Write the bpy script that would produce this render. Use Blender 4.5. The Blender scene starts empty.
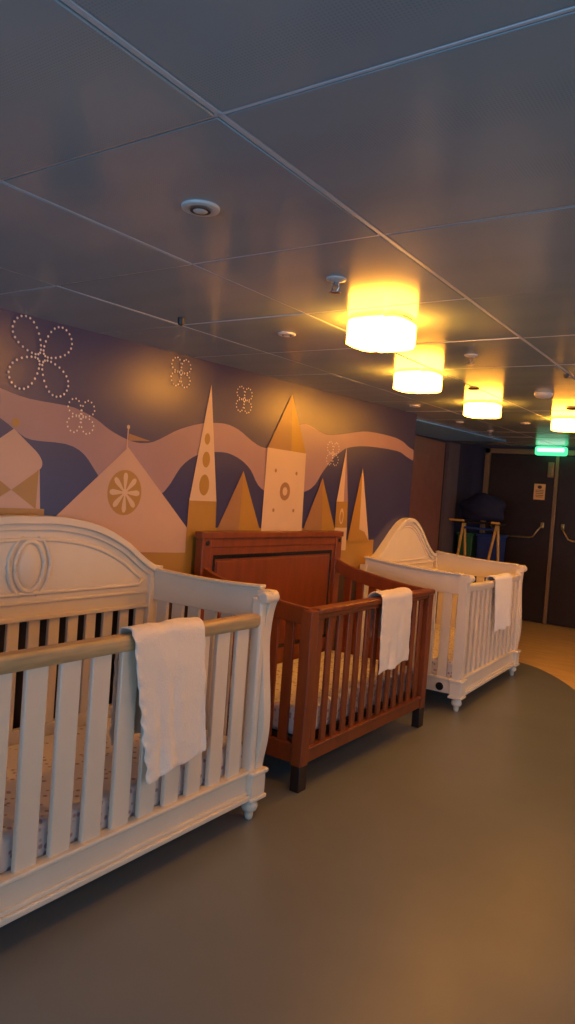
import bpy, bmesh, math, random
from mathutils import Vector, Matrix
random.seed(7)
C = bpy.context.scene.collection
PI = math.pi

# ------------------------------------------------------------------ materials
def mat(name, col, rough=0.5, metal=0.0, spec=0.5, var=0.0, scale=8.0, bump=0.0, bscale=60.0,
        emit=None, estr=0.0, coat=0.0, col2=None, sheen=0.0, stretch=None):
    m = bpy.data.materials.new(name); m.use_nodes = True
    nt = m.node_tree; b = nt.nodes['Principled BSDF']
    b.inputs['Base Color'].default_value = (*col, 1)
    b.inputs['Roughness'].default_value = rough
    b.inputs['Metallic'].default_value = metal
    b.inputs['Specular IOR Level'].default_value = spec
    b.inputs['Coat Weight'].default_value = coat
    b.inputs['Sheen Weight'].default_value = sheen
    tc = nt.nodes.new('ShaderNodeTexCoord')
    vec = tc.outputs['Object']
    if stretch:
        mp = nt.nodes.new('ShaderNodeMapping'); mp.inputs['Scale'].default_value = stretch
        nt.links.new(vec, mp.inputs['Vector']); vec = mp.outputs['Vector']
    if var > 0 or col2:
        n = nt.nodes.new('ShaderNodeTexNoise'); n.inputs['Scale'].default_value = scale; n.inputs['Detail'].default_value = 4
        nt.links.new(vec, n.inputs['Vector'])
        r = nt.nodes.new('ShaderNodeValToRGB')
        a = tuple(max(0, v*(1-var)) for v in col); z = col2 if col2 else tuple(min(1, v*(1+var)) for v in col)
        r.color_ramp.elements[0].position = 0.35; r.color_ramp.elements[0].color = (*a, 1)
        r.color_ramp.elements[1].position = 0.68; r.color_ramp.elements[1].color = (*z, 1)
        nt.links.new(n.outputs['Fac'], r.inputs['Fac']); nt.links.new(r.outputs['Color'], b.inputs['Base Color'])
    if bump > 0:
        n2 = nt.nodes.new('ShaderNodeTexNoise'); n2.inputs['Scale'].default_value = bscale; n2.inputs['Detail'].default_value = 3
        nt.links.new(vec, n2.inputs['Vector'])
        bp = nt.nodes.new('ShaderNodeBump'); bp.inputs['Strength'].default_value = bump; bp.inputs['Distance'].default_value = 0.01
        nt.links.new(n2.outputs['Fac'], bp.inputs['Height']); nt.links.new(bp.outputs['Normal'], b.inputs['Normal'])
    if emit:
        b.inputs['Emission Color'].default_value = (*emit, 1); b.inputs['Emission Strength'].default_value = estr
    return m

M = {}
M['white'] = mat('painted_white_wood', (.73, .63, .49), .38, var=.03, scale=5)
M['white3'] = mat('painted_ivory_wood', (.83, .74, .60), .36, var=.03, scale=5)
M['oak'] = mat('oak_rail_wood', (.50, .35, .17), .42, var=.16, scale=6, stretch=(8, 1, 8))
M['brown'] = mat('cherry_brown_wood', (.21, .048, .012), .36, var=.12, scale=4, stretch=(5, 5, 1))
M['dark'] = mat('dark_stained_wood', (.018, .010, .008), .4, var=.2)
M['groove'] = mat('black_inlay', (.010, .006, .006), .25)
M['bolt'] = mat('black_bolt_cap', (.012, .012, .014), .35)
M['sheetw'] = mat('mattress_sheet', (.74, .70, .66), .85, bump=.3, bscale=30)
M['mural_navy'] = mat('mural_navy', (.042, .042, .125), .30, spec=.5, var=.05, scale=3)
M['mural_mauve'] = mat('mural_mauve', (.36, .225, .235), .32, spec=.5, var=.04, scale=3)
M['mural_cream'] = mat('mural_cream', (.66, .47, .30), .32, var=.04, scale=3)
M['mural_peach'] = mat('mural_peach', (.58, .37, .26), .32, var=.04, scale=3)
M['mural_gold'] = mat('mural_gold', (.42, .225, .04), .32, var=.05, scale=3)
M['mural_tan'] = mat('mural_tan', (.34, .18, .08), .32, var=.05, scale=3)
M['mural_dot'] = mat('mural_white_dot', (.85, .78, .70), .4)
M['mural_dark'] = mat('mural_dark_brown', (.05, .025, .014), .4)
M['towel'] = mat('cream_terry_towel', (.86, .76, .64), .95, bump=.35, bscale=160, sheen=.3)
M['towelw'] = mat('white_terry_towel', (.93, .93, .94), .95, bump=.35, bscale=160, sheen=.3)
M['joint'] = mat('ceiling_joint_strip', (.60, .66, .72), .35)
M['beige_floor'] = mat('beige_plank_floor', (.82, .55, .21), .32, var=.12, scale=3, stretch=(1, 6, 1))
M['navy_wall'] = mat('navy_wall_paint', (.045, .05, .10), .5, var=.05)
M['mauve_wall'] = mat('mauve_wall_panel', (.28, .13, .11), .4, var=.08)
M['plum_wall'] = mat('plum_pilaster', (.15, .12, .15), .4, var=.08)
M['seam'] = mat('dark_seam', (.01, .01, .012), .5)
M['door'] = mat('dark_brown_door', (.032, .020, .019), .38, var=.1)
M['doorframe'] = mat('bronze_door_frame', (.34, .22, .12), .35, metal=.3)
M['brass'] = mat('brass_bar', (.80, .58, .26), .28, metal=.9)
M['plastic'] = mat('offwhite_plastic', (.62, .62, .60), .4)
M['black'] = mat('black_plastic', (.02, .02, .02), .4)
M['chrome'] = mat('brushed_steel', (.45, .43, .42), .3, metal=.9)
M['wallpaint'] = mat('grey_wall_paint', (.30, .29, .30), .6, var=.04)
M['yellowwood'] = mat('yellow_wood', (.75, .45, .10), .4, var=.1)
M['bluebin'] = mat('blue_plastic_bin', (.02, .055, .26), .4)
M['bluecloth'] = mat('dark_blue_cloth', (.010, .016, .055), .8, bump=.4, bscale=20)
M['greenbin'] = mat('green_plastic_bin', (.03, .16, .08), .4)
M['paper'] = mat('orange_notice_paper', (.95, .52, .20), .6)
M['ink'] = mat('dark_print', (.10, .05, .04), .6)
M['shade'] = mat('amber_glass_shade', (.9, .7, .4), .4, emit=(1.0, .365, .026), estr=39)
M['shade_cap'] = mat('lamp_ceiling_plate', (.7, .6, .4), .4)
M['exit_green'] = mat('green_backlit_panel', (.1, .6, .35), .4, emit=(.10, 1.0, .42), estr=1.0)
M['exit_white'] = mat('pale_backlit_band', (.8, 1, .9), .4, emit=(.62, 1, .75), estr=1.3)

def floor_mat():
    m = mat('grey_vinyl_floor', (.165, .18, .185), .32, var=.07, scale=1.7, bump=.05, bscale=9)
    nt = m.node_tree; b = nt.nodes['Principled BSDF']
    n = nt.nodes.new('ShaderNodeTexNoise'); n.inputs['Scale'].default_value = 2.2
    mr = nt.nodes.new('ShaderNodeMapRange'); mr.inputs['To Min'].default_value = .28; mr.inputs['To Max'].default_value = .42
    nt.links.new(n.outputs['Fac'], mr.inputs['Value']); nt.links.new(mr.outputs['Result'], b.inputs['Roughness'])
    return m
M['grey_floor'] = floor_mat()

def ceil_mat():
    m = mat('satin_metal_ceiling_panel', (.40, .42, .45), .165, spec=.34)
    nt = m.node_tree; b = nt.nodes['Principled BSDF']
    tc = nt.nodes.new('ShaderNodeTexCoord')
    v = nt.nodes.new('ShaderNodeTexVoronoi'); v.inputs['Scale'].default_value = 170; v.inputs['Randomness'].default_value = 0
    nt.links.new(tc.outputs['Object'], v.inputs['Vector'])
    r = nt.nodes.new('ShaderNodeValToRGB')
    r.color_ramp.elements[0].position = .22; r.color_ramp.elements[0].color = (.26, .36, .42, 1)
    r.color_ramp.elements[1].position = .34; r.color_ramp.elements[1].color = (.31, .42, .49, 1)
    nt.links.new(v.outputs['Distance'], r.inputs['Fac']); nt.links.new(r.outputs['Color'], b.inputs['Base Color'])
    b.inputs['Specular Tint'].default_value = (1, 1, 1, 1)
    return m
M['ceil'] = ceil_mat()

def speck_mat():
    m = mat('speckled_sheet', (.70, .66, .64), .85)
    nt = m.node_tree; b = nt.nodes['Principled BSDF']
    tc = nt.nodes.new('ShaderNodeTexCoord')
    v = nt.nodes.new('ShaderNodeTexVoronoi'); v.inputs['Scale'].default_value = 34
    nt.links.new(tc.outputs['Object'], v.inputs['Vector'])
    r = nt.nodes.new('ShaderNodeValToRGB')
    r.color_ramp.elements[0].position = .20; r.color_ramp.elements[0].color = (.40, .27, .30, 1)
    r.color_ramp.elements[1].position = .34; r.color_ramp.elements[1].color = (.72, .67, .65, 1)
    nt.links.new(v.outputs['Distance'], r.inputs['Fac']); nt.links.new(r.outputs['Color'], b.inputs['Base Color'])
    return m
M['speck'] = speck_mat()

# ------------------------------------------------------------------ mesh builder
class MB:
    def __init__(s): s.v = []; s.f = []; s.m = []
    def add(s, vs, fs, mi=0):
        o = len(s.v); s.v += [tuple(p) for p in vs]
        for f in fs: s.f.append(tuple(i+o for i in f)); s.m.append(mi)
        return s
    def box(s, a, b, mi=0):
        x0, y0, z0 = (min(a[i], b[i]) for i in range(3)); x1, y1, z1 = (max(a[i], b[i]) for i in range(3))
        return s.add([(x0,y0,z0),(x1,y0,z0),(x1,y1,z0),(x0,y1,z0),(x0,y0,z1),(x1,y0,z1),(x1,y1,z1),(x0,y1,z1)],
              [(0,3,2,1),(4,5,6,7),(0,1,5,4),(1,2,6,5),(2,3,7,6),(3,0,4,7)], mi)
    def prism(s, poly, axis, a, b, mi=0):
        # poly: list of 2D points; extruded along axis from a to b
        n = len(poly)
        def P(p, t):
            return (t, p[0], p[1]) if axis == 'x' else ((p[0], t, p[1]) if axis == 'y' else (p[0], p[1], t))
        vs = [P(p, a) for p in poly] + [P(p, b) for p in poly]
        fs = [tuple(range(n-1, -1, -1)), tuple(range(n, 2*n))] + [(i, (i+1) % n, n+(i+1) % n, n+i) for i in range(n)]
        return s.add(vs, fs, mi)
    def band(s, top, bot, xa, xb, mi=0):
        # strip between two (y,z) curves of equal length, thick from xa to xb
        n = len(top); vs = []
        for (t, q) in zip(top, bot):
            vs += [(xa, t[0], t[1]), (xb, t[0], t[1]), (xb, q[0], q[1]), (xa, q[0], q[1])]
        fs = [(0, 1, 2, 3), (4*n-1, 4*n-2, 4*n-3, 4*n-4)]
        for i in range(n-1):
            k = 4*i
            for j in range(4):
                fs.append((k+j, k+4+j, k+4+(j+1) % 4, k+(j+1) % 4))
        return s.add(vs, fs, mi)
    def tube(s, pts, r, n=8, closed=False, mi=0, flat=None):
        pts = [Vector(p) for p in pts]; N = len(pts); vs = []; fs = []
        for i, p in enumerate(pts):
            a = pts[(i-1) % N] if (closed or i > 0) else p; b = pts[(i+1) % N] if (closed or i < N-1) else p
            t = (b-a).normalized(); u = t.cross(Vector((0, 0, 1)))
            if u.length < 1e-3: u = t.cross(Vector((1, 0, 0)))
            u.normalize(); w = t.cross(u)
            rr = r[i] if isinstance(r, (list, tuple)) else r
            for k in range(n):
                an = 2*PI*k/n; vs.append(p+u*math.cos(an)*rr+w*math.sin(an)*rr)
        for i in range(N if closed else N-1):
            for k in range(n):
                j = (i+1) % N
                fs.append((i*n+k, i*n+(k+1) % n, j*n+(k+1) % n, j*n+k))
        if not closed:
            fs.append(tuple(range(n-1, -1, -1))); fs.append(tuple(range((N-1)*n, N*n)))
        return s.add(vs, fs, mi)
    def lathe(s, prof, cx=0, cy=0, n=20, mi=0):
        vs = []; fs = []; N = len(prof)
        for r, z in prof:
            for k in range(n):
                an = 2*PI*k/n; vs.append((cx+r*math.cos(an), cy+r*math.sin(an), z))
        for i in range(N-1):
            for k in range(n):
                fs.append((i*n+k, i*n+(k+1) % n, (i+1)*n+(k+1) % n, (i+1)*n+k))
        fs.append(tuple(range(n-1, -1, -1))); fs.append(tuple(range((N-1)*n, N*n)))
        return s.add(vs, fs, mi)
    def build(s, name, mats, parent=None, bevel=0, seg=2, smooth=False, fixn=True):
        me = bpy.data.meshes.new(name); me.from_pydata(s.v, [], s.f)
        if not isinstance(mats, (list, tuple)): mats = [mats]
        for m in mats: me.materials.append(m)
        for p, mi in zip(me.polygons, s.m): p.material_index = mi
        if fixn:
            bm = bmesh.new(); bm.from_mesh(me); bmesh.ops.recalc_face_normals(bm, faces=bm.faces); bm.to_mesh(me); bm.free()
        o = bpy.data.objects.new(name, me); C.objects.link(o)
        if parent: o.parent = parent
        if bevel:
            b = o.modifiers.new('bevel', 'BEVEL'); b.width = bevel; b.segments = seg; b.limit_method = 'ANGLE'; b.angle_limit = math.radians(35)
        if smooth or bevel:
            for p in me.polygons: p.use_smooth = True
            if not smooth or smooth == 'auto':
                me.set_sharp_from_angle(angle=math.radians(40))
        return o

def tag(o, label=None, cat=None, group=None, kind=None):
    if label: o['label'] = label
    if cat: o['category'] = cat
    if group: o['group'] = group
    if kind: o['kind'] = kind
    return o
def empty(name, loc, rz=0.0):
    o = bpy.data.objects.new(name, None); C.objects.link(o); o.location = loc; o.rotation_euler = (0, 0, rz)
    o.empty_display_size = .1
    return o
def copy_tree(o, parent=None):
    c = o.copy(); C.objects.link(c)
    c.parent = parent
    for ch in [q for q in bpy.data.objects if q.parent == o]: copy_tree(ch, c)
    return c
def interp(tab, x):
    if x <= tab[0][0]: return tab[0][1]
    for (a, va), (b, vb) in zip(tab, tab[1:]):
        if x <= b: return va+(vb-va)*(x-a)/(b-a)
    return tab[-1][1]
def smooth_tab(tab, n=8):
    # Catmull-Rom through the table
    out = []; P = [tab[0]]+list(tab)+[tab[-1]]
    for i in range(1, len(P)-2):
        for k in range(n):
            t = k/n; q = []
            for d in (0, 1):
                a, b, c_, e = P[i-1][d], P[i][d], P[i+1][d], P[i+2][d]
                q.append(.5*((2*b)+(-a+c_)*t+(2*a-5*b+4*c_-e)*t*t+(-a+3*b-3*c_+e)*t**3))
            out.append(tuple(q))
    out.append(tab[-1]); return out

# ceiling of the deck rises a little towards the doors
def zc(y): return 2.03+.0245*(y-1.6)

XW = -2.55      # mural wall plane
YM = 5.54       # end of the mural wall
# ------------------------------------------------------------------ setting
def struct(o): o['kind'] = 'structure'; return o
f = MB()
f.box((-3.62, -3.2, -.12), (3.4, 9.62, -.004)); struct(f.build('floor', M['beige_floor']))
# grey vinyl zone with curved end
edge = smooth_tab([(-3.55, 7.02), (-2.8, 7.02), (-2.25, 6.95), (-1.85, 6.80), (-1.66, 6.66), (-1.44, 6.40), (-1.24, 6.08), (-1.05, 5.65), (-.90, 5.1), (-.75, 4.3), (-.2, 3.3), (.9, 2.6), (3.35, 2.4)], 6)
poly = edge+[(3.35, -3.15), (-3.55, -3.15)]
f = MB(); f.prism(poly, 'z', -.004, 0.0); struct(f.build('floor', M['grey_floor']))

# ceiling panels
gx = [-.83+.6*k for k in range(-5, 9)]; gy = [.92+.63*k for k in range(-7, 15)]
f = MB()
def cbox(x0, x1, y0, y1, z0, z1, mi, ti=0.0, tj=0.0):
    vs = []
    def sx(x, y): return min(3.39, max(-3.61, x-.036*(y-1.3)))   # the grid runs slightly askew to the mural wall
    for (x, y) in ((x0, y0), (x1, y0), (x1, y1), (x0, y1)): vs.append((sx(x, y), y, zc(y)+z0+ti*(x-x0)+tj*(y-y0)))
    for (x, y) in ((x0, y0), (x1, y0), (x1, y1), (x0, y1)): vs.append((sx(x, y), y, zc(y)+z1))
    f.add(vs, [(0,1,2,3),(7,6,5,4),(0,4,5,1),(1,5,6,2),(2,6,7,3),(3,7,4,0)], mi)
cbox(-3.62, 3.4, -3.2, 9.62, .0075, .10, 1)
for x in gx:
    if -3.6 < x < 3.3: cbox(x-(.0065 if abs(x+.83) < .01 else .003), x+(.0065 if abs(x+.83) < .01 else .003), -3.15, 9.5, .0005, .02, 1)
for y in gy:
    if -3.1 < y < 9.5: cbox(-3.6, 3.3, y-.0035, y+.0035, .0005, .02, 1)
for i in range(len(gx)-1):
    for j in range(len(gy)-1):
        g = .0045
        gl = .009 if abs(gx[i]+.83) < .01 else g
        gr = .009 if abs(gx[i+1]+.83) < .01 else g
        x0 = max(gx[i]+gl, -3.60); x1 = min(gx[i+1]-gr, 3.39); y0 = gy[j]+g; y1 = min(gy[j+1]-g, 9.5)
        if x1-x0 < .03 or y1-y0 < .03: continue
        cbox(x0, x1, y0, y1, 0, .02, 0, random.uniform(-.0025, .0025), random.uniform(-.003, .003))
# thin raised runner along the wide joint
o = f.build('ceiling', [M['ceil'], M['joint']], bevel=.0012, seg=1); struct(o)

# walls
f = MB(); f.box((XW-.12, -3.2, 0), (XW, YM, 2.12)); o = f.build('wall_left', M['mural_navy']); struct(o)
for v in o.data.vertices:
    if v.co.z > 1: v.co.z = zc(v.co.y)+.004
f = MB(); f.box((-3.62, YM, 0), (-3.5, 9.5, 2.24), 0)      # recess wall
f.box((-3.5, 5.6, 0), (-3.475, 8.44, zc(8)-.03), 1)
f.box((-3.5, 8.44, 0), (-3.495, 8.52, zc(8)-.03), 2)
f.box((-3.5, 8.52, 0), (-3.455, 8.88, zc(8.5)-.02), 3)
f.box((-3.5, YM-.1, 0), (XW-.12, YM, 2.11), 0)
struct(f.build('wall_recess', [M['navy_wall'], M['mauve_wall'], M['seam'], M['plum_wall']], bevel=.004))
f = MB(); f.box((-3.62, 9.5, 0), (3.4, 9.62, 2.26)); struct(f.build('wall_back', M['navy_wall']))
f = MB(); f.box((3.28, -3.2, 0), (3.4, 9.5, .5)); f.box((3.28, -3.2, 1.85), (3.4, 9.5, 1.93)); f.box((3.28, -3.2, .5), (3.4, .3, 1.85)); f.box((3.28, 7.3, .5), (3.4, 9.5, 1.85))
struct(f.build('wall_right', M['wallpaint']))
f = MB()
for a, b in (((.3, .5), (7.3, .55)), ((.3, 1.80), (7.3, 1.85))): f.box((3.26, a[0], a[1]), (3.34, b[0], b[1]))
for y in (.3, 2.05, 3.8, 5.5, 7.25): f.box((3.26, y, .55), (3.34, y+.05, 1.8))
struct(f.build('unseen_window_2', M['plastic'], bevel=.005))  # unseen side window, added to bring cool light onto the crib fronts
f = MB()
f.box((-3.62, -3.32, 0), (3.4, -3.2, .55)); f.box((-3.62, -3.32, 1.85), (3.4, -3.2, 1.93))
f.box((-3.62, -3.32, .55), (-2.2, -3.2, 1.85)); f.box((2.6, -3.32, .55), (3.4, -3.2, 1.85))
struct(f.build('wall_front', M['wallpaint']))
f = MB()
for a, b in (((-2.2, .55), (2.6, .60)), ((-2.2, 1.80), (2.6, 1.85))): f.box((a[0], -3.28, a[1]), (b[0], -3.18, b[1]))
for x in (-2.2, -.6, .95, 2.55): f.box((x, -3.28, .6), (x+.05, -3.18, 1.8))
struct(f.build('unseen_window_1', M['plastic'], bevel=.005))  # unseen rear window, a frame added around the cool area light
f = MB(); f.box((XW, -3.15, 0), (XW+.012, YM, .09)); struct(f.build('baseboard_left', M['seam'], bevel=.003))

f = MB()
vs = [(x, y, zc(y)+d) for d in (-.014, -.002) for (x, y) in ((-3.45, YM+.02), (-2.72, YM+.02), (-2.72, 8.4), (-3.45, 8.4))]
f.add(vs, [(3, 2, 1, 0), (4, 5, 6, 7), (0, 1, 5, 4), (1, 2, 6, 5), (2, 3, 7, 6), (3, 0, 4, 7)]); struct(f.build('daylight_blue_slab', mat('painted_daylight_blue', (.16, .46, 1.0), .5), bevel=.002))  # blue daylight on the recess ceiling, put into the colour of this slab

# ------------------------------------------------------------------ mural (flat printed wall covering)
f = MB(); layer = [0.0006]
def mpoly(pts, mi):
    layer[0] += .00012 if mi != 6 else 0
    bm = bmesh.new(); vs = [bm.verts.new((XW+layer[0], p[0], p[1])) for p in pts]
    fc = bm.faces.new(vs); bmesh.ops.triangulate(bm, faces=[fc])
    bm.verts.index_update()
    V = [tuple(v.co) for v in bm.verts]; F = []
    for t in bm.faces:
        t.normal_update(); ids = [v.index for v in t.verts]
        F.append(tuple(ids if t.normal.x > 0 else ids[::-1]))
    bm.free(); f.add(V, F, mi)
def disc(y, z, ry, rz, mi, n=20): mpoly([(y+ry*math.cos(2*PI*k/n), z+rz*math.sin(2*PI*k/n)) for k in range(n)], mi)
NAVY, MAUVE, CREAM, PEACH, GOLD, TAN, DOT = range(7)
def ztop(y): return zc(y)-.0005
mpoly([(-3.1, .1), (YM-.002, .1), (YM-.002, ztop(YM)), (-3.1, ztop(-3.1))], NAVY)
rt = [(.6,1.60),(.9,1.72),(1.2,1.80),(1.5,1.775),(1.711,1.728),(1.843,1.706),(2.033,1.704),(2.105,1.694),(2.194,1.668),(2.28,1.628),(2.385,1.597),(2.471,1.588),(2.556,1.602),(2.629,1.634),(2.739,1.685),(2.903,1.733),(3.08,1.754),(3.211,1.736),(3.33,1.69),(3.43,1.662),(3.52,1.665),(3.674,1.735),(3.771,1.81),(3.859,1.843),(3.954,1.842),(4.102,1.812),(4.248,1.817),(4.491,1.859),(4.722,1.893),(5.084,1.899),(5.295,1.883),(5.43,1.847),(5.53,1.832)]
rb = [(.6,1.40),(.9,1.58),(1.2,1.68),(1.5,1.68),(1.719,1.612),(1.756,1.593),(1.799,1.568),(1.869,1.542),(2.039,1.542),(2.139,1.508),(2.221,1.427),(2.32,1.332),(2.499,1.292),(2.658,1.368),(2.759,1.49),(2.851,1.553),(2.943,1.582),(3.04,1.596),(3.14,1.597),(3.254,1.57),(3.35,1.52),(3.433,1.436),(3.558,1.394),(3.769,1.411),(3.936,1.42),(4.051,1.47),(4.137,1.56),(4.27,1.666),(4.354,1.712),(4.459,1.752),(4.738,1.787),(5.225,1.797),(5.39,1.768),(5.53,1.745)]
mpoly([(-3.1, 1.5), (-2.2, 1.72), (-1.2, 1.75), (-.2, 1.6), (.6, 1.6)]+[(.6, 1.4), (-.2, 1.4), (-1.2, 1.55), (-2.2, 1.5), (-3.1, 1.3)], MAUVE)
mpoly(smooth_tab(rt, 3)+smooth_tab(rb, 3)[::-1], MAUVE)
# base bands
mpoly([(-3.1, .1), (YM-.6, .1), (YM-.6, 1.10), (4.34, 1.10), (2.60, 1.09), (-3.1, 1.09)], GOLD)
mpoly([(-3.1, .09), (YM-.004, .09), (YM-.004, .86), (-3.1, .86)], 7)
mpoly([(1.2, 1.06), (2.62, 1.06), (2.60, 1.12), (1.2, 1.12)], TAN)
mpoly([(2.82, 1.06), (4.35, 1.06), (4.35, 1.186), (2.82, 1.186)], GOLD)
mpoly([(1.2, 1.11), (2.84, 1.055), (2.84, 1.176), (1.2, 1.176)], PEACH)
# onion-domed kiosk at the left
mpoly([(1.45, 1.26), (1.93, 1.26), (1.915, 1.43), (1.45, 1.43)], PEACH)
mpoly([(1.788, 1.335), (1.912, 1.425), (1.908, 1.26)], GOLD); mpoly([(1.788, 1.335), (1.664, 1.425), (1.668, 1.26)], GOLD)
dome = smooth_tab([(1.783, 1.578), (1.848, 1.530), (1.900, 1.492), (1.925, 1.458), (1.922, 1.431), (1.900, 1.417)], 4)
mpoly(dome+[(3.566-p[0], p[1]) for p in dome[::-1]], PEACH)
mpoly([(1.60, 1.417), (1.905, 1.417), (1.788, 1.335), (1.66, 1.417)], PEACH)
disc(1.789, 1.603, .018, .018, GOLD)
mpoly([(1.35, 1.235), (1.95, 1.235), (1.95, 1.262), (1.35, 1.262)], GOLD)
mpoly([(1.35, 1.10), (1.905, 1.10), (1.905, 1.235), (1.35, 1.235)], TAN)
disc(1.60, 1.56, .105, .14, PEACH)
# tent
mpoly([(2.396, 1.561), (2.85, 1.176), (2.84, 1.12), (1.93, 1.12), (1.945, 1.176)], PEACH)
mpoly([(2.384, 1.555), (2.392, 1.555), (2.392, 1.65), (2.384, 1.65)], PEACH); disc(2.388, 1.655, .010, .010, CREAM, 10)
mpoly([(2.394, 1.625), (2.535, 1.604), (2.394, 1.592)], TAN)
disc(2.392, 1.349, .106, .106, GOLD, 28)
for k in range(8):
    a = PI*2*k/8+PI/2; dy, dz = math.cos(a), math.sin(a); ny, nz = -dz, dy; P_ = []
    for t, w in ((.012, .004), (.05, .011), (.075, .014), (.09, .009), (.094, 0), (.09, -.009), (.075, -.014), (.05, -.011), (.012, -.004)):
        P_.append((2.392+dy*t+ny*w, 1.349+dz*t+nz*w))
    mpoly(P_, CREAM)
disc(2.392, 1.349, .018, .018, CREAM, 14)
# tall spire
mpoly([(2.952, 1.944), (2.840, 1.325), (3.059, 1.329)], CREAM)
mpoly([(2.840, 1.327), (3.059, 1.329), (3.071, 1.10), (2.835, 1.10)], GOLD)
disc(2.949, 1.657, .022, .030, GOLD); disc(2.951, 1.548, .030, .042, GOLD); disc(2.949, 1.413, .040, .056, GOLD)
def half_tri(ap, l, mid, r, c1, c2): mpoly([ap, l, mid], c1); mpoly([ap, mid, r], c2)
half_tri((3.278, 1.509), (3.075, 1.17), (3.272, 1.17), (3.475, 1.17), TAN, GOLD)
half_tri((3.708, 2.009), (3.492, 1.663), (3.745, 1.663), (3.912, 1.663), TAN, GOLD)
mpoly([(3.492, 1.663), (3.912, 1.663), (3.926, 1.12), (3.485, 1.12)], CREAM)
mpoly([(3.705+.056*math.cos(a*PI/12), 1.412+.056*math.sin(a*PI/12)) for a in range(24)], TAN)
mpoly([(3.705+.026*math.cos(a*PI/12), 1.412+.026*math.sin(a*PI/12)) for a in range(24)], CREAM)
for y, z in ((3.592, 1.533), (3.818, 1.529), (3.596, 1.294), (3.812, 1.296)): disc(y, z, .012, .012, TAN, 10)
half_tri((4.134, 1.52), (3.936, 1.17), (4.168, 1.17), (4.345, 1.17), TAN, GOLD)
mpoly([(4.421, 1.749), (4.337, 1.368), (4.435, 1.37)], CREAM); mpoly([(4.421, 1.749), (4.435, 1.37), (4.493, 1.373)], MAUVE)
mpoly([(4.337, 1.37), (4.493, 1.372), (4.506, 1.19), (4.339, 1.19)], GOLD); disc(4.42, 1.27, .028, .055, CREAM); disc(4.42, 1.265, .018, .038, GOLD)
mpoly([(4.339, 1.19), (4.506, 1.19), (4.51, 1.03), (4.339, 1.03)], CREAM)
half_tri((4.675, 1.625), (4.524, 1.09), (4.694, 1.09), (4.849, 1.09), GOLD, CREAM)
mpoly([(4.60, 1.20), (4.77, 1.16), (4.849, 1.09), (4.53, 1.09)], GOLD)
# dotted four-petal flowers
def flower(cy, cz, L, w, n, r, rot=0.0):
    for q in range(4):
        a = PI/4+q*PI/2+rot
        for k in range(n):
            t = 2*PI*(k+.5)/n
            u = L*(.56-.46*math.cos(t)); v = w*math.sin(t)*(.75-.25*math.cos(t))
            disc(cy+u*math.cos(a)-v*math.sin(a), cz+u*math.sin(a)+v*math.cos(a), r, r, DOT, 6)
flower(1.886, 1.880, .176, .072, 21, .0055, -.03)
flower(2.106, 1.668, .084, .042, 12, .0045, 0); flower(2.711, 1.965, .080, .042, 12, .0045, 0); flower(3.236, 1.906, .080, .042, 12, .0045, 0)
flower(4.24, 1.69, .090, .045, 12, .0045, 0)
o = f.build('wall_mural', [M['mural_navy'], M['mural_mauve'], M['mural_cream'], M['mural_peach'], M['mural_gold'], M['mural_tan'], M['mural_dot'], M['mural_dark']], fixn=False)
tag(o, 'navy wall mural of pale spires, tents and a winding mauve ribbon behind the cribs', 'mural')

# ------------------------------------------------------------------ cribs
# local frame of a crib: y runs along its length, -x towards the wall, z up
def foot_bun(par, x, y, m, h=.092):
    f = MB(); f.lathe([(.012, 0), (.016, .004), (.019, .02), (.017, .032), (.030, .040), (.036, .055), (.034, .070), (.024, .080), (.026, .086), (.030, h)], x, y)
    return f.build('foot', m, par, smooth=True)

def front_post(par, y, w, m, ztop_=.985, zb=.21, inner=1, amp=1.0):
    tab = smooth_tab([(zb, .004), (.26, .012), (.34, .026), (.42, .030), (.52, .024), (.64, .010), (.76, .000), (.86, .006), (.92, .018), (ztop_-.03, .030), (ztop_-.008, .026)], 5)
    tab = [(z, x*amp) for z, x in tab]
    front = [(x, z) for z, x in tab]
    back = [(-.052, zb), (-.052, ztop_-.05), (-.056, ztop_-.01)]
    poly = front+[(.014, ztop_), (-.030, ztop_)]+back[::-1]
    ya, yb = (y-w/2+.036, y+w/2) if inner < 0 else (y-w/2, y+w/2-.036)
    f = MB(); f.prism(poly, 'y', ya, yb)
    p = f.build('post', m, par, bevel=.006, seg=2)
    ya, yb = (y-w/2-.002, y-w/2+.037) if inner < 0 else (y+w/2-.037, y+w/2+.002)
    f = MB(); f.box((-.050, ya, zb), (.004, yb, ztop_-.03)); f.build('inner_stile', m, p, bevel=.010, seg=3)
    f = MB(); f.prism([(.006+.026*math.cos(a*PI/10), ztop_-.030+.026*math.sin(a*PI/10)) for a in range(20)], 'y', y-w/2-.002, y+w/2+.002)
    f.build('scroll', m, p, bevel=.004)
    f = MB(); f.box((-.060, y-w/2-.006, .098), (.022, y+w/2+.006, zb))
    f.build('corner_block', m, p, bevel=.004)
    f = MB(); f.box((-.068, y-w/2-.014, zb-.010), (.032, y+w/2+.014, zb+.010)); f.build('block_moulding', m, p, bevel=.006)
    f = MB(); f.box((-.068, y-w/2-.014, .090), (.030, y+w/2+.014, .108)); f.build('block_moulding', m, p, bevel=.006)
    return p

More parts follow.
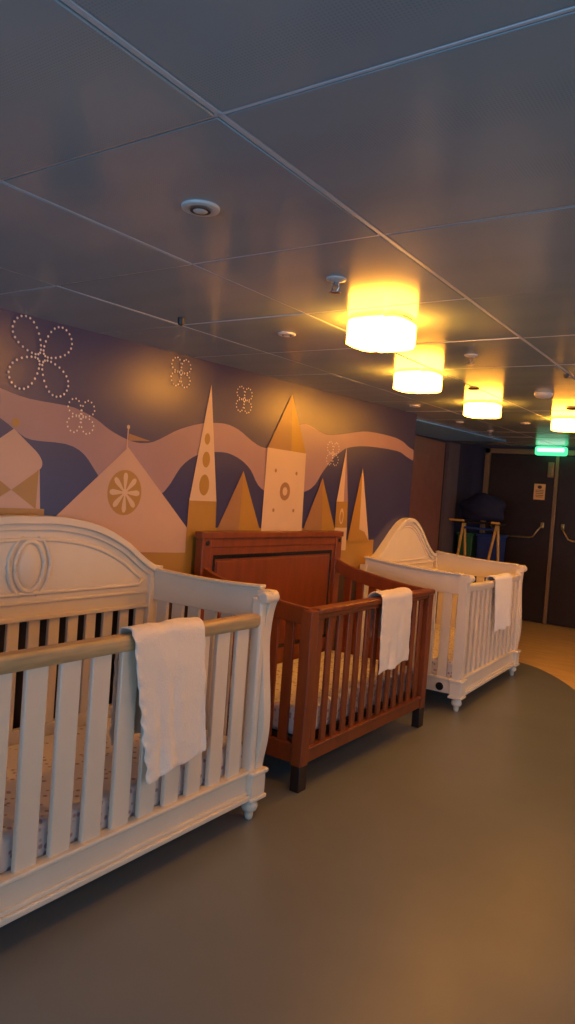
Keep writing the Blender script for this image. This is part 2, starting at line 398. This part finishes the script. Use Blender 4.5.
def arch_crib(root, L, D, arch, m, railmat, rail_z=.845, end_top=.99, nf=11, nb=14, sheet='speck', ornate=True, slatw=.078, ztop_=.985, gap_top=.85, sag=0.0, pamp=1.0, spc=None):
    c0 = L/2
    arch_s = smooth_tab(arch, 6)
    A = [(c0-d, z) for d, z in arch_s[::-1]]+[(c0+d, z) for d, z in arch_s[1:]]
    # headboard panel
    f = MB(); n = len(A)
    f.band(A, [(y, .815) for y, z in A], -D+.004, -D+.032)
    hb = f.build('headboard', m, root, bevel=.003)
    f = MB()
    f.band([(y, z+.012) for y, z in A], [(y, z-.020) for y, z in A], -D-.004, -D+.062)
    f.band([(y, z-.018) for y, z in A], [(y, z-.046) for y, z in A], -D+.006, -D+.046)
    f.build('crown_moulding', m, hb, bevel=.006, seg=3)
    f = MB(); f.box((-D+.002, .03, .815), (-D+.046, L-.03, .835)); f.box((-D+.006, .03, .882), (-D+.040, L-.03, .896))
    f.build('lower_moulding', m, hb, bevel=.005, seg=2)
    inner = [(y, z-(.085 if ornate else .060)) for y, z in A if abs(y-c0) < L/2-.10]
    inner = [p for p in inner if p[1] > .925]
    ring = [(-D+.032, y, z) for y, z in inner]+[(-D+.032, inner[-1][0]-.02, .925), (-D+.032, c0, .925), (-D+.032, inner[0][0]+.02, .925)]
    f = MB(); f.tube(ring, .009, 8, closed=True)
    f.build('panel_border', m, hb, smooth=True)
    if ornate:
        f = MB()
        f.tube([(-D+.034, c0+.068*math.cos(t*PI/16), 1.035+.100*math.sin(t*PI/16)) for t in range(32)], .010, 8, closed=True)
        for sgn in (1, -1):
            f.tube([(-D+.034, c0+sgn*(.090+.014*math.sin(t*PI/10))*1.0 if False else c0+sgn*.098*math.cos(-PI/2.6+t*PI/13), 1.035+.128*math.sin(-PI/2.6+t*PI/13)) for t in range(11)], [.003+.008*math.sin(PI*(t+.5)/11) for t in range(11)], 8)
        vs = [(-D+.030, c0, 1.035)]; fs = []
        vs = []; R = 8
        for i in range(R+1):
            for k in range(28):
                rr = i/R; vs.append((-D+.030+.014*math.sqrt(max(0, 1-rr*rr)), c0+.058*rr*math.cos(2*PI*k/28), 1.035+.090*rr*math.sin(2*PI*k/28)))
        for i in range(R):
            for k in range(28): fs.append((i*28+k, i*28+(k+1) % 28, (i+1)*28+(k+1) % 28, (i+1)*28+k))
        f.add(vs, fs)
        f.build('oval_medallion', m, hb, smooth=True)
    for i in range(nb):
        y = .05+(L-.10)*(i+.5)/nb
        f = MB(); f.box((-D+.008, y-.027, .37), (-D+.026, y+.027, .82)); f.build('slat', m, root, bevel=.003)
    f = MB(); f.box((-D, .02, .12), (-D+.030, L-.02, .375)); f.build('back_rail', m, root, bevel=.004)
    # posts at the back
    for y in (.035, L-.035):
        f = MB(); f.box((-D-.004, y-.035, .09), (-D+.052, y+.035, arch[-1][1]-.03)); f.build('post', m, root, bevel=.005)
        foot_bun(root, -D+.024, y, m)
    for y in (.048, L-.048):
        front_post(root, y, .085, m, ztop_, inner=(1 if y < L/2 else -1), amp=pamp); foot_bun(root, -.018, y, m)
    # end panels
    for y in (.030, L-.030):
        xs = [-D+.03+(D-.07)*k/14 for k in range(15)]
        def zt(x):
            t = (x+D)/D; return end_top-(.012*math.sin(PI*t))-(0 if ornate else .045*t)
        prof = [(x, zt(x)) for x in xs]
        f = MB(); f.prism(prof+[(xs[-1], gap_top), (xs[0], gap_top)], 'y', y-.014, y+.014)
        e = f.build('end_panel', m, root, bevel=.004)
        f = MB()
        for (x, z), (x2, z2) in zip(prof, prof[1:]):
            w = .022 if ornate else .034
            f.add([(x, y-w, z), (x2, y-w, z2), (x2, y+w, z2), (x, y+w, z), (x, y-w, z+.014), (x2, y-w, z2+.014), (x2, y+w, z2+.014), (x, y+w, z+.014)],
                  [(0, 3, 2, 1), (4, 5, 6, 7), (0, 1, 5, 4), (2, 3, 7, 6)]+([(3, 0, 4, 7)] if x == xs[0] else [])+([(1, 2, 6, 5)] if x2 == xs[-1] else []))
        f.build('top_cap', m, e, bevel=.004)
        ne = 6
        for i in range(ne):
            x = -D+.055+(D-.13)*(i+.5)/ne
            f = MB(); f.box((x-.033, y-.009, .20), (x+.033, y+.009, gap_top+.005)); f.build('slat', m, root, bevel=.003)
        f = MB(); f.box((-D+.04, y-.014, .115), (-.05, y+.014, .22)); f.box((-D+.04, y-.022, .205), (-.05, y+.022, .222)); f.build('end_rail', m, root, bevel=.004)
    # front side
    f = MB()
    N = 16; pr = [(-.052+.0, -.030), (-.008, -.030), (.002, -.014), (.002, .016), (-.008, .026), (-.044, .026), (-.054, .014), (-.054, -.018)]
    vs = []; fs = []
    for i in range(N+1):
        t = i/N; y = .088+(L-.176)*t; dz = -sag*math.sin(PI*t)
        for a, b in pr: vs.append((a, y, rail_z+b+dz))
    k8 = len(pr)
    for i in range(N):
        for k in range(k8): fs.append((i*k8+k, i*k8+(k+1) % k8, (i+1)*k8+(k+1) % k8, (i+1)*k8+k))
    fs += [tuple(range(k8-1, -1, -1)), tuple(range(N*k8, (N+1)*k8))]
    f.add(vs, fs); r = f.build('front_rail', railmat, root, bevel=.004)
    if railmat != m: r['label'] = 'natural oak coloured top rail'
    for i in range(nf):
        y = spc[0]+spc[1]*i if spc else .085+(L-.17)*(i+.5)/nf
        f = MB(); f.box((-.034, y-slatw/2, .205), (-.014, y+slatw/2, rail_z-.022)); f.build('slat', m, root, bevel=.004)
    f = MB(); f.box((-.036, .085, .115), (-.006, L-.085, .215)); fr = f.build('bottom_rail', m, root, bevel=.004)
    f = MB(); f.box((-.044, .085, .208), (.006, L-.085, .224)); f.box((-.036, .085, .118), (.004, L-.085, .134)); f.box((-.038, .085, .098), (.016, L-.085, .120))
    f.build('rail_moulding', m, fr, bevel=.005, seg=2)
    # mattress
    f = MB(); f.box((-D+.045, .06, .20), (-.045, L-.06, .335))
    mt = f.build('mattress', M[sheet], root, bevel=.028, seg=4)
    f = MB(); f.box((-D+.035, .05, .165), (-.040, L-.05, .198)); f.build('mattress_support', M['white'], root, bevel=.003)

XF = -1.78
crib = empty('baby_crib', (XF, 1.10, 0))
tag(crib, 'large white crib with oval-carved arched headboard and oak front rail, nearest the camera', 'crib', 'cribs along the mural wall')
arch_crib(crib, 1.47, .72, [(0, 1.226), (.10, 1.226), (.2, 1.216), (.3, 1.198), (.4, 1.166), (.5, 1.118), (.58, 1.065), (.65, 1.022), (.70, 1.002), (.735, 1.000)], M['white'], M['oak'], rail_z=.860, nf=10, spc=(.165, .125))

crib3 = empty('baby_crib', (XF+.045, 4.76, 0), math.radians(2.2))
tag(crib3, 'ivory white crib with plain humped headboard and white front rail, nearest the doors', 'crib', 'cribs along the mural wall')
arch_crib(crib3, 1.51, .80, [(0, 1.262), (.08, 1.255), (.18, 1.222), (.28, 1.160), (.38, 1.085), (.48, 1.015), (.56, .972), (.62, .955), (.66, .955)], M['white3'], M['white3'],
          rail_z=.845, end_top=.975, nf=12, nb=13, ornate=False, slatw=.052, pamp=.7, ztop_=.94, gap_top=.80, sag=.012)
f = MB(); f.lathe([(.001, 0), (.024, 0), (.028, .006), (.024, .012), (.001, .012)], 0, 0, 18)
o = f.build('grommet', M['bolt'], crib3, smooth='auto'); o.rotation_euler = (PI/2, 0, 0); o.location = (-.135, .018, .155); o['label'] = 'round black grommet'

# brown crib
def brown_crib():
    L, D = 1.44, .735; br, dk = M['brown'], M['dark']
    root = empty('baby_crib', (XF, 2.885, 0))
    tag(root, 'reddish brown wooden crib with flat framed headboard and black block feet, between the white ones', 'crib', 'cribs along the mural wall')
    f = MB(); f.box((-D+.006, .05, .24), (-D+.030, L-.05, 1.14)); hb = f.build('headboard', br, root, bevel=.003)
    f = MB(); f.box((-D-.006, -.012, 1.135), (-D+.048, L+.012, 1.170)); f.box((-D, 0, 1.085), (-D+.036, L, 1.14)); f.build('headboard_cap', br, hb, bevel=.004)
    # rectangular black inlay frame
    f = MB(); x0, x1 = -D+.030, -D+.0335
    ya, yb, za, zb = .105, L-.105, .46, 1.045
    f.box((x0, ya, zb-.022), (x1, yb, zb)); f.box((x0, ya, za), (x1, ya+.018, zb-.022)); f.box((x0, yb-.018, za), (x1, yb, zb-.022)); f.box((x0, ya, za), (x1, yb, za+.018))
    f.build('black_inlay', M['groove'], hb, bevel=.0015)['label'] = 'thin black rectangular inlay'
    f = MB(); f.box((x0, ya+.03, za+.03), (x1+.003, yb-.03, zb-.034)); f.build('raised_panel', br, hb, bevel=.003)
    for y in (.035, L-.035):
        f = MB(); f.box((-D-.004, y-.036, .12), (-D+.044, y+.036, 1.136)); p = f.build('post', br, root, bevel=.004)
        f = MB(); f.box((-D-.002, y-.034, 0), (-D+.042, y+.034, .12)); f.build('foot', dk, root, bevel=.003)
        f = MB(); f.prism([(y+.014*math.cos(k*PI/8), 1.112+.014*math.sin(k*PI/8)) for k in range(16)], 'x', -D+.044, -D+.052)
        f.build('bolt_cap', M['bolt'], p, bevel=.002)['label'] = 'small black bolt cap'
    # front posts
    for y in (.036, L-.036):
        prof = smooth_tab([(.12, -.002), (.25, .000), (.45, .002), (.60, .002), (.75, .000), (.86, .003)], 4)
        f = MB(); f.prism([(x, z) for z, x in prof]+[(x-.060, z) for z, x in prof[::-1]], 'y', y-.033, y+.033)
        f.build('post', br, root, bevel=.004)
        f = MB(); f.box((-.054, y-.034, 0), (-.004, y+.034, .122)); f.build('foot', dk, root, bevel=.003)
    # ends, curved top rail dipping to the front
    tab = smooth_tab([(-D+.04, .985), (-D+.12, .955), (-.48, .925), (-.32, .898), (-.16, .878), (-.03, .868)], 4)
    for y in (.036, L-.036):
        pr = [(x, z) for x, z in tab]
        f = MB(); f.prism(pr+[(x, z-.085) for x, z in pr[::-1]], 'y', y-.016, y+.016)
        e = f.build('end_rail', br, root, bevel=.004)
        for i in range(6):
            x = -D+.09+(D-.18)*(i+.5)/6
            f = MB(); f.box((x-.026, y-.009, .20), (x+.026, y+.009, interp(tab, x)-.07)); f.build('slat', br, root, bevel=.003)
        f = MB(); f.box((-D+.04, y-.014, .125), (-.05, y+.014, .215)); f.build('end_bottom_rail', br, root, bevel=.003)
    # front
    f = MB(); f.box((-.050, .074, .812), (-.004, L-.074, .862)); f.box((-.058, .06, .836), (.010, L+.004, .868)); f.build('front_rail', br, root, bevel=.010, seg=3)
    n = 13
    for i in range(n):
        y = .075+(L-.15)*(i+.5)/n
        f = MB(); f.box((-.034, y-.024, .19), (-.020, y+.024, .82)); f.build('slat', br, root, bevel=.003)
    f = MB(); f.box((-.044, .07, .125), (-.010, L-.07, .195)); f.box((-.046, .07, .186), (-.002, L-.07, .200)); f.build('bottom_rail', br, root, bevel=.004)
    f = MB()
    for y in (.10, L-.10): f.lathe([(.001, 0), (.010, 0), (.010, .004), (.001, .004)], 0, 0, 12)
    f = MB(); f.box((-D+.045, .062, .235), (-.048, L-.062, .375)); f.build('mattress', M['speck'], root, bevel=.03, seg=4)
    f = MB(); f.box((-D+.04, .05, .20), (-.046, L-.05, .233)); f.build('mattress_support', dk, root, bevel=.003)
    return root
brown_crib()

# ------------------------------------------------------------------ towels draped over the front rails
def towel(name, y0, y1, skew, ztopr, xr, rr, zf0, zf1, zb, m, label, fringe=False, amp=.006, seed=1, bshift=0.0, yaw=0.0):
    rnd = random.Random(seed); ph = [rnd.uniform(0, 6.28) for _ in range(6)]
    ny, ns = 30, 46
    # cross-section parameter s: 0 at back hem, 1 at front hem
    def sect(s, t):
        zf = zf0+(zf1-zf0)*t
        Lb = ztopr-zb; Lf = ztopr-zf; arc = PI*rr
        tot = Lb+arc+Lf; d = s*tot
        if d < Lb: return xr-rr, zb+d, (1-d/Lb), -1
        if d < Lb+arc:
            a = PI-(d-Lb)/rr; return xr+rr*math.cos(a), ztopr+rr*math.sin(a)*.8, 0, 0
        e = d-Lb-arc; return xr+rr, ztopr-e, e/Lf, 1
    vs = []; fs = []
    for i in range(ns+1):
        for j in range(ny+1):
            s, t = i/ns, j/ny
            x, z, h, side = sect(s, t)
            y = y0+(y1-y0)*t+skew*h*(1-t*.55)+(bshift*h if side < 0 else 0)
            w = amp*h*(math.sin(t*9+ph[0])+.6*math.sin(t*17+ph[1]+h*2)+.35*math.sin(h*7+ph[2]+t*3))
            x += (abs(w)+.004*h if side > 0 else -abs(w)*.6)
            z += .006*h*math.sin(t*11+ph[3])
            if fringe and j <= 2:
                y += .006*math.sin(i*1.9) if j == 0 else 0; x += (.009, .006, .001)[j]*math.sin(i*2.2+1)
            elif j in (0, ny): y += .003*math.sin(i*1.1+ph[4])
            vs.append((x-yaw*(y-(y0+y1)/2), y, z))
    for i in range(ns):
        for j in range(ny):
            a = i*(ny+1)+j; fs.append((a, a+1, a+ny+2, a+ny+1))
    f = MB(); f.add(vs, fs); o = f.build(name, m, smooth=True)
    so = o.modifiers.new('solid', 'SOLIDIFY'); so.thickness = .006; so.offset = 1
    sb = o.modifiers.new('sub', 'SUBSURF'); sb.levels = 1; sb.render_levels = 2
    tx = bpy.data.textures.new(name+'_wrinkle', 'CLOUDS'); tx.noise_scale = .09
    dm = o.modifiers.new('wr', 'DISPLACE'); dm.texture = tx; dm.strength = .010; dm.mid_level = .5
    tag(o, label, 'towel', 'towels over the front rails')
    return o
towel('hand_towel', 1.745, 2.105, .10, .876, XF-.026, .038, .36, .395, .50, M['towel'], 'cream towel with ruffled edge over the oak rail of the nearest crib', fringe=True, amp=.008, seed=3, bshift=-.10)
towel('hand_towel', 3.57, 3.955, .0, .862, XF-.026, .042, .455, .485, .62, M['towel'], 'cream towel over the brown crib\'s front rail', amp=.010, seed=5)
towel('hand_towel', 5.40, 5.86, .07, .862, XF-.012, .035, .47, .47, .60, M['towelw'], 'bright white towel over the front rail of the crib nearest the doors', amp=.009, seed=9, yaw=.038)

# ------------------------------------------------------------------ lamps
def lamp(loc, rz, label, lit=1.0):
    root = empty('ceiling_lamp', (loc[0], loc[1], zc(loc[1])), rz)
    tag(root, label, 'lamp', 'amber ceiling lamps')
    def quat(R, c):  # plan of a square with a shallow bay on each side
        P_ = []
        for q in range(4):
            a = q*PI/2
            for (u, v) in ((R, -c), (R*1.05, 0), (R, c), (R*.82, c), (R*.82, R*.82)):
                P_.append((u*math.cos(a)-v*math.sin(a), u*math.sin(a)+v*math.cos(a)))
        return P_
    f = MB(); f.prism(quat(.110, .060), 'z', -.092, -.012); f.build('lamp_shade', M['shade'], root, bevel=.003)
    f = MB(); f.prism(quat(.104, .050), 'z', -.014, -.001); f.build('ceiling_plate', M['shade_cap'], root, bevel=.002)
    return root
lamp((-1.25, 2.36), 0, 'glowing amber ceiling lamp, the largest and nearest one')
lamp((-1.62, 3.50), 0, 'glowing amber ceiling lamp second from the camera, just past the largest')
lamp((-1.74, 4.82), 0, 'glowing amber ceiling lamp third from the camera, above the white crib end')
lamp((-1.43, 5.86), 0, 'glowing amber ceiling lamp at the right edge above the exit sign')
for x, y, where in ((-.75, 7.0, 'in front of the right door leaf'), (.35, 6.0, 'over the beige floor right of the doors'), (.9, 4.2, 'over the grey floor near the added side window'), (.5, 2.2, 'over the grey floor opposite the nearest crib')):
    lamp((x, y), 0, 'unseen amber ceiling lamp, added '+where)  # extra lamps out of view, added for their warm light

# ------------------------------------------------------------------ ceiling fittings
def downlight(x, y, R, label):
    root = empty("downlight", (x, y, zc(y)-(.014 if x < -2.7 else 0))); tag(root, label, 'downlight', 'recessed downlights')
    f = MB(); f.lathe([(R*.52, -.001), (R*.56, -.006), (R*.80, -.009), (R, -.006), (R*1.03, .0)], 0, 0, 32)
    vs = f
    o = f.build('trim_ring', M['plastic'], root, smooth='auto')
    f = MB(); f.lathe([(R*.05, -.0125), (R*.34, -.0115), (R*.42, -.009)], 0, 0, 24); f.build('lens', M['plastic'], root, smooth='auto')
    f = MB(); f.lathe([(R*.42, -.0095), (R*.55, -.0100)], 0, 0, 24); f.build('gap', M['black'], root)
    return root
downlight(-1.12, 1.22, .042, 'round white recessed downlight nearest the camera')
downlight(-1.73, 2.45, .036, 'round white recessed downlight left of the largest lamp')
downlight(-2.30, 4.95, .040, 'small recessed downlight close to the mural wall end')
downlight(-1.87, 6.24, .040, 'small recessed downlight between the third and fourth lamps')
downlight(-2.42, 6.16, .034, 'small recessed downlight beyond the mural wall, left of the third lamp')
def sprinkler(x, y, m1, label, kind='sprinkler', k=1.0):
    root = empty('fire_sprinkler', (x, y, zc(y))); tag(root, label, kind, 'ceiling sprinklers')
    f = MB(); f.lathe([(.030*k, 0), (.029*k, -.004), (.012*k, -.010), (.010*k, -.010)][::-1], 0, 0, 22); f.build('escutcheon', m1, root, smooth='auto')
    f = MB(); f.lathe([(.007, -.020), (.007, -.008)], 0, 0, 10)
    f.tube([(-.009, 0, -.014), (-.011, 0, -.026), (-.004, 0, -.040)], .0022, 6); f.tube([(.009, 0, -.014), (.011, 0, -.026), (.004, 0, -.040)], .0022, 6)
    f.tube([(-.009, 0, -.014), (.009, 0, -.014)], .0022, 6)
    f.build('frame', M['chrome'], root)
    f = MB(); f.lathe([(.003, -.044), (.017, -.042), (.017, -.040), (.003, -.038)], 0, 0, 12); f.build('deflector', M['chrome'], root)
    return root
sprinkler(-1.13, 1.83, M['plastic'], 'ceiling sprinkler with white collar left of the largest lamp')
sprinkler(-1.19, 3.10, M['plastic'], 'ceiling sprinkler with white collar right of the second lamp')
sprinkler(-2.45, 7.05, M['plastic'], 'tiny ceiling sprinkler beyond the third lamp towards the doors')
def small_round(name, x, y, R, H, m, label, cat):
    f = MB(); f.lathe([(R*.35, -H), (R*.8, -H*.85), (R, -H*.45), (R, -.0005)], x, y, 22)
    o = f.build(name, m, smooth='auto')
    for v in o.data.vertices: v.co.x -= x; v.co.y -= y
    o.location = (x, y, zc(y)-.001); tag(o, label, cat); return o
small_round('smoke_detector', -1.22, 4.38, .052, .030, M['plastic'], 'cream smoke detector on the ceiling left of the fourth lamp', 'smoke detector')
small_round('ceiling_sensor', -1.96, 2.07, .014, .030, M['black'], 'small black ceiling sensor near the mural wall', 'sensor')
small_round('ceiling_speaker', -1.55, 4.12, .032, .010, M['black'], 'small dark disc on the ceiling just before the third lamp', 'speaker')
small_round('ceiling_speaker', -1.24, 5.16, .040, .012, M['black'], 'small dark disc on the ceiling just before the fourth lamp', 'speaker')
small_round('ceiling_sensor', -.93, 3.70, .014, .020, M['black'], 'tiny dark ceiling sensor on the joint at the right edge', 'sensor')

# ------------------------------------------------------------------ doors
YD = 9.5
def door(n, x0, x1, hinge_left, label):
    f = MB(); f.box((x0, YD-.045, .005), (x1, YD-.005, 2.115))
    d = f.build('door_%d' % n, M['door'], bevel=.004); struct(d)
    f = MB(); f.box((x0+.03, YD-.052, .03), (x1-.03, YD-.045, .24)); f.build('kick_plate', M['doorframe'], d, bevel=.002) if False else None
    # push bar
    s = 1 if hinge_left else -1
    xm = x1-.10 if hinge_left else x0+.10
    xe = x0+.06 if hinge_left else x1-.06
    f = MB(); f.tube([(xm, YD-.05, 1.235), (xm, YD-.10, 1.225), (xm-s*.035, YD-.115, 1.17), (xm-s*.09, YD-.115, 1.085), (xm-s*.14, YD-.115, 1.070), (xe+s*.14, YD-.115, 1.060), (xe+s*.06, YD-.10, 1.12), (xe, YD-.05, 1.20)], .011, 8)
    b = f.build('push_bar', M['brass'], d, smooth=True)
    f = MB(); f.box((xm-.020, YD-.075, 1.20), (xm+.020, YD-.045, 1.27)); f.build('bar_bracket', M['brass'], b, bevel=.006)
    return d
door(1, -3.245, -2.415, True, '')
door(2, -2.365, -1.535, False, '')
f = MB()
f.box((-3.315, YD-.075, 0), (-3.250, YD, 2.19)); f.box((-1.53, YD-.075, 0), (-1.465, YD, 2.19))
f.box((-3.315, YD-.075, 2.125), (-1.465, YD, 2.19)); f.box((-2.412, YD-.062, 0), (-2.368, YD, 2.125))
struct(f.build('trim_1', M['doorframe'], bevel=.004))
f = MB(); f.box((-2.49, YD-.105, 1.84), (-2.418, YD-.045, 2.03)); f.box((-2.475, YD-.115, 1.86), (-2.433, YD-.105, 2.01))
dc = f.build('door_closer', M['doorframe'], bevel=.005); tag(dc, 'small bronze closer box at the top of the left door leaf', 'door closer')
f = MB()
f.box((-2.655, YD-.050, 1.555), (-2.515, YD-.046, 1.755), 0)
f.prism([(-2.585+.028*math.cos(k*PI/8), 1.715+.022*math.sin(k*PI/8)) for k in range(16)], 'y', YD-.051, YD-.050, 1)
for z, w in ((1.675, .05), (1.655, .05), (1.635, .045), (1.61, .05), (1.59, .04)): f.box((-2.585-w, YD-.051, z-.003), (-2.585+w, YD-.050, z+.003), 1)
n = f.build('notice_sign', [M['paper'], M['ink']]); tag(n, 'small orange paper notice with dark print on the left door leaf', 'sign')

# exit sign
ex = empty('exit_sign', (-2.42, 9.22, zc(9.22))); tag(ex, 'glowing green exit sign hanging from the ceiling before the doors', 'exit sign')
f = MB()
def rrect(w, h, r, zc_, n=6):
    P_ = []
    for cx, cz, a0 in ((w-r, h-r, 0), (-w+r, h-r, PI/2), (-w+r, -h+r, PI), (w-r, -h+r, 1.5*PI)):
        for k in range(n+1): a = a0+k*PI/2/n; P_.append((cx+r*math.cos(a), zc_+cz+r*math.sin(a)))
    return P_
f.prism(rrect(.19, .055, .028, -.062), 'y', -.03, .03); f.build('housing', M['exit_green'], ex, bevel=.004)
f = MB(); f.prism(rrect(.165, .024, .018, -.050), 'y', -.033, -.030); f.build('sign_face', M['exit_white'], ex)
f = MB(); f.box((-.12, -.015, -.010), (.12, .015, .0)); f.build('mount', M['plastic'], ex)

# ------------------------------------------------------------------ things in the recess
st = empty('trestle_stand', (-3.08, 8.75, 0)); tag(st, 'yellow wooden trestle stand holding dark blue cloth by the recess wall', 'stand')
for sx, a, b in ((-.20, -.32, -.02), (.22, -.02, .26)):
    for dx, dy in ((-.09, -.10), (.06, .12)):
        f = MB(); f.tube([(sx, dy*.25, 1.20), (sx+dx*(1.9 if sx > 0 and dx < 0 else 1), dy, 0.0)], .017, 6); f.build('leg', M['yellowwood'], st)
for a, b in ((-.36, -.17), (.17, .27)):
    f = MB(); f.box((a, -.10, 1.215), (b, -.06, 1.24)); f.build('top_bar', M['yellowwood'], st, bevel=.004)
f = MB(); f.box((-.19, -.03, 1.13), (.21, .0, 1.155)); f.build('cross_bar', M['bluebin'], st, bevel=.004)
f = MB(); f.box((-.34, -.06, 1.20), (.28, .16, 1.225)); f.build('shelf', M['dark'], st, bevel=.003)
def lump(name, c, s, m, seed, z0, **k):
    bm = bmesh.new(); bmesh.ops.create_icosphere(bm, subdivisions=4, radius=1)
    r = random.Random(seed); ph = [r.uniform(0, 6) for _ in range(6)]
    for v in bm.verts:
        p = v.co.copy(); q = 1+.10*math.sin(4*p.x+ph[0])*math.sin(3*p.y+ph[1])+.08*math.sin(6*p.z+ph[2]+3*p.x)
        v.co = Vector((p.x*s[0]*q, p.y*s[1]*q, max(-s[2]*.7, p.z*s[2]*q)))
    me = bpy.data.meshes.new(name); bm.to_mesh(me); bm.free(); me.materials.append(m)
    for p in me.polygons: p.use_smooth = True
    o = bpy.data.objects.new(name, me); C.objects.link(o); o.location = (c[0], c[1], z0+s[2]*.7)
    return o
tag(lump('folded_blanket', (-3.08, 8.78, 0), (.28, .12, .19), M['bluecloth'], 3, 1.245), 'dark blue blanket bundle heaped on the yellow trestle stand', 'blanket')
def bin_(name, x, y, w, d, h, m, label):
    root = empty(name, (x, y, 0)); tag(root, label, 'bin')
    f = MB(); b0 = [(-w*.42, -d*.42), (w*.42, -d*.42), (w*.42, d*.42), (-w*.42, d*.42)]; b1 = [(-w/2, -d/2), (w/2, -d/2), (w/2, d/2), (-w/2, d/2)]
    f.add([(*p, 0) for p in b0]+[(*p, h) for p in b1], [(3, 2, 1, 0), (0, 1, 5, 4), (1, 2, 6, 5), (2, 3, 7, 6), (3, 0, 4, 7), (4, 5, 6, 7)])
    f.build('body', m, root, bevel=.012)
    f = MB(); f.box((-w/2-.012, -d/2-.012, h-.015), (w/2+.012, d/2+.012, h+.02)); f.build('lid', m, root, bevel=.006)
    return root
bin_('storage_bin', -3.02, 9.06, .30, .24, 1.06, M['bluebin'], 'tall blue plastic bin behind the trestle legs')
bin_('storage_bin', -3.34, 9.10, .20, .24, 1.05, M['greenbin'], 'green plastic bin left of the blue one')

# ------------------------------------------------------------------ light
def area(name, loc, rot, sx, sy, power, col):
    l = bpy.data.lights.new(name, 'AREA'); l.shape = 'RECTANGLE'; l.size = sx; l.size_y = sy; l.energy = power; l.color = col
    o = bpy.data.objects.new(name, l); C.objects.link(o); o.location = loc; o.rotation_euler = rot; return o
area('added_daylight', (.2, -3.16, 1.2), (PI/2, 0, 0), 4.7, 1.2, 84, (.38, .66, 1.0))  # cool light added behind the camera
area('added_daylight', (3.24, 3.8, 1.17), (0, PI/2, 0), 1.25, 6.9, 34, (.66, .82, 1.0))  # cool light added out of view at the right
w = bpy.data.worlds.new('dusk'); bpy.context.scene.world = w; w.use_nodes = True
w.node_tree.nodes['Background'].inputs['Color'].default_value = (.45, .62, 1, 1); w.node_tree.nodes['Background'].inputs['Strength'].default_value = .3

# ------------------------------------------------------------------ camera
cam = bpy.data.cameras.new('camera'); co = bpy.data.objects.new('camera', cam); C.objects.link(co)
F, yaw, pitch, roll = 730.4, .5962, -.02518, .07302
cam.sensor_fit = 'VERTICAL'; cam.sensor_height = 24; cam.lens = F/1024*24; cam.clip_start = .02
fw = Vector((-math.sin(yaw)*math.cos(pitch), math.cos(yaw)*math.cos(pitch), math.sin(pitch)))
r0 = Vector((math.cos(yaw), math.sin(yaw), 0)); u0 = r0.cross(fw)
r = r0*math.cos(roll)+u0*math.sin(roll); u = -r0*math.sin(roll)+u0*math.cos(roll)
mt = Matrix(((r.x, u.x, -fw.x, 0), (r.y, u.y, -fw.y, 0), (r.z, u.z, -fw.z, 1.4), (0, 0, 0, 1)))
co.matrix_world = mt
S = bpy.context.scene; S.camera = co
S.view_settings.view_transform = 'Standard'; S.view_settings.look = 'None'; S.view_settings.gamma = 1; S.view_settings.exposure = 0.10
S.view_settings.use_curve_mapping = False
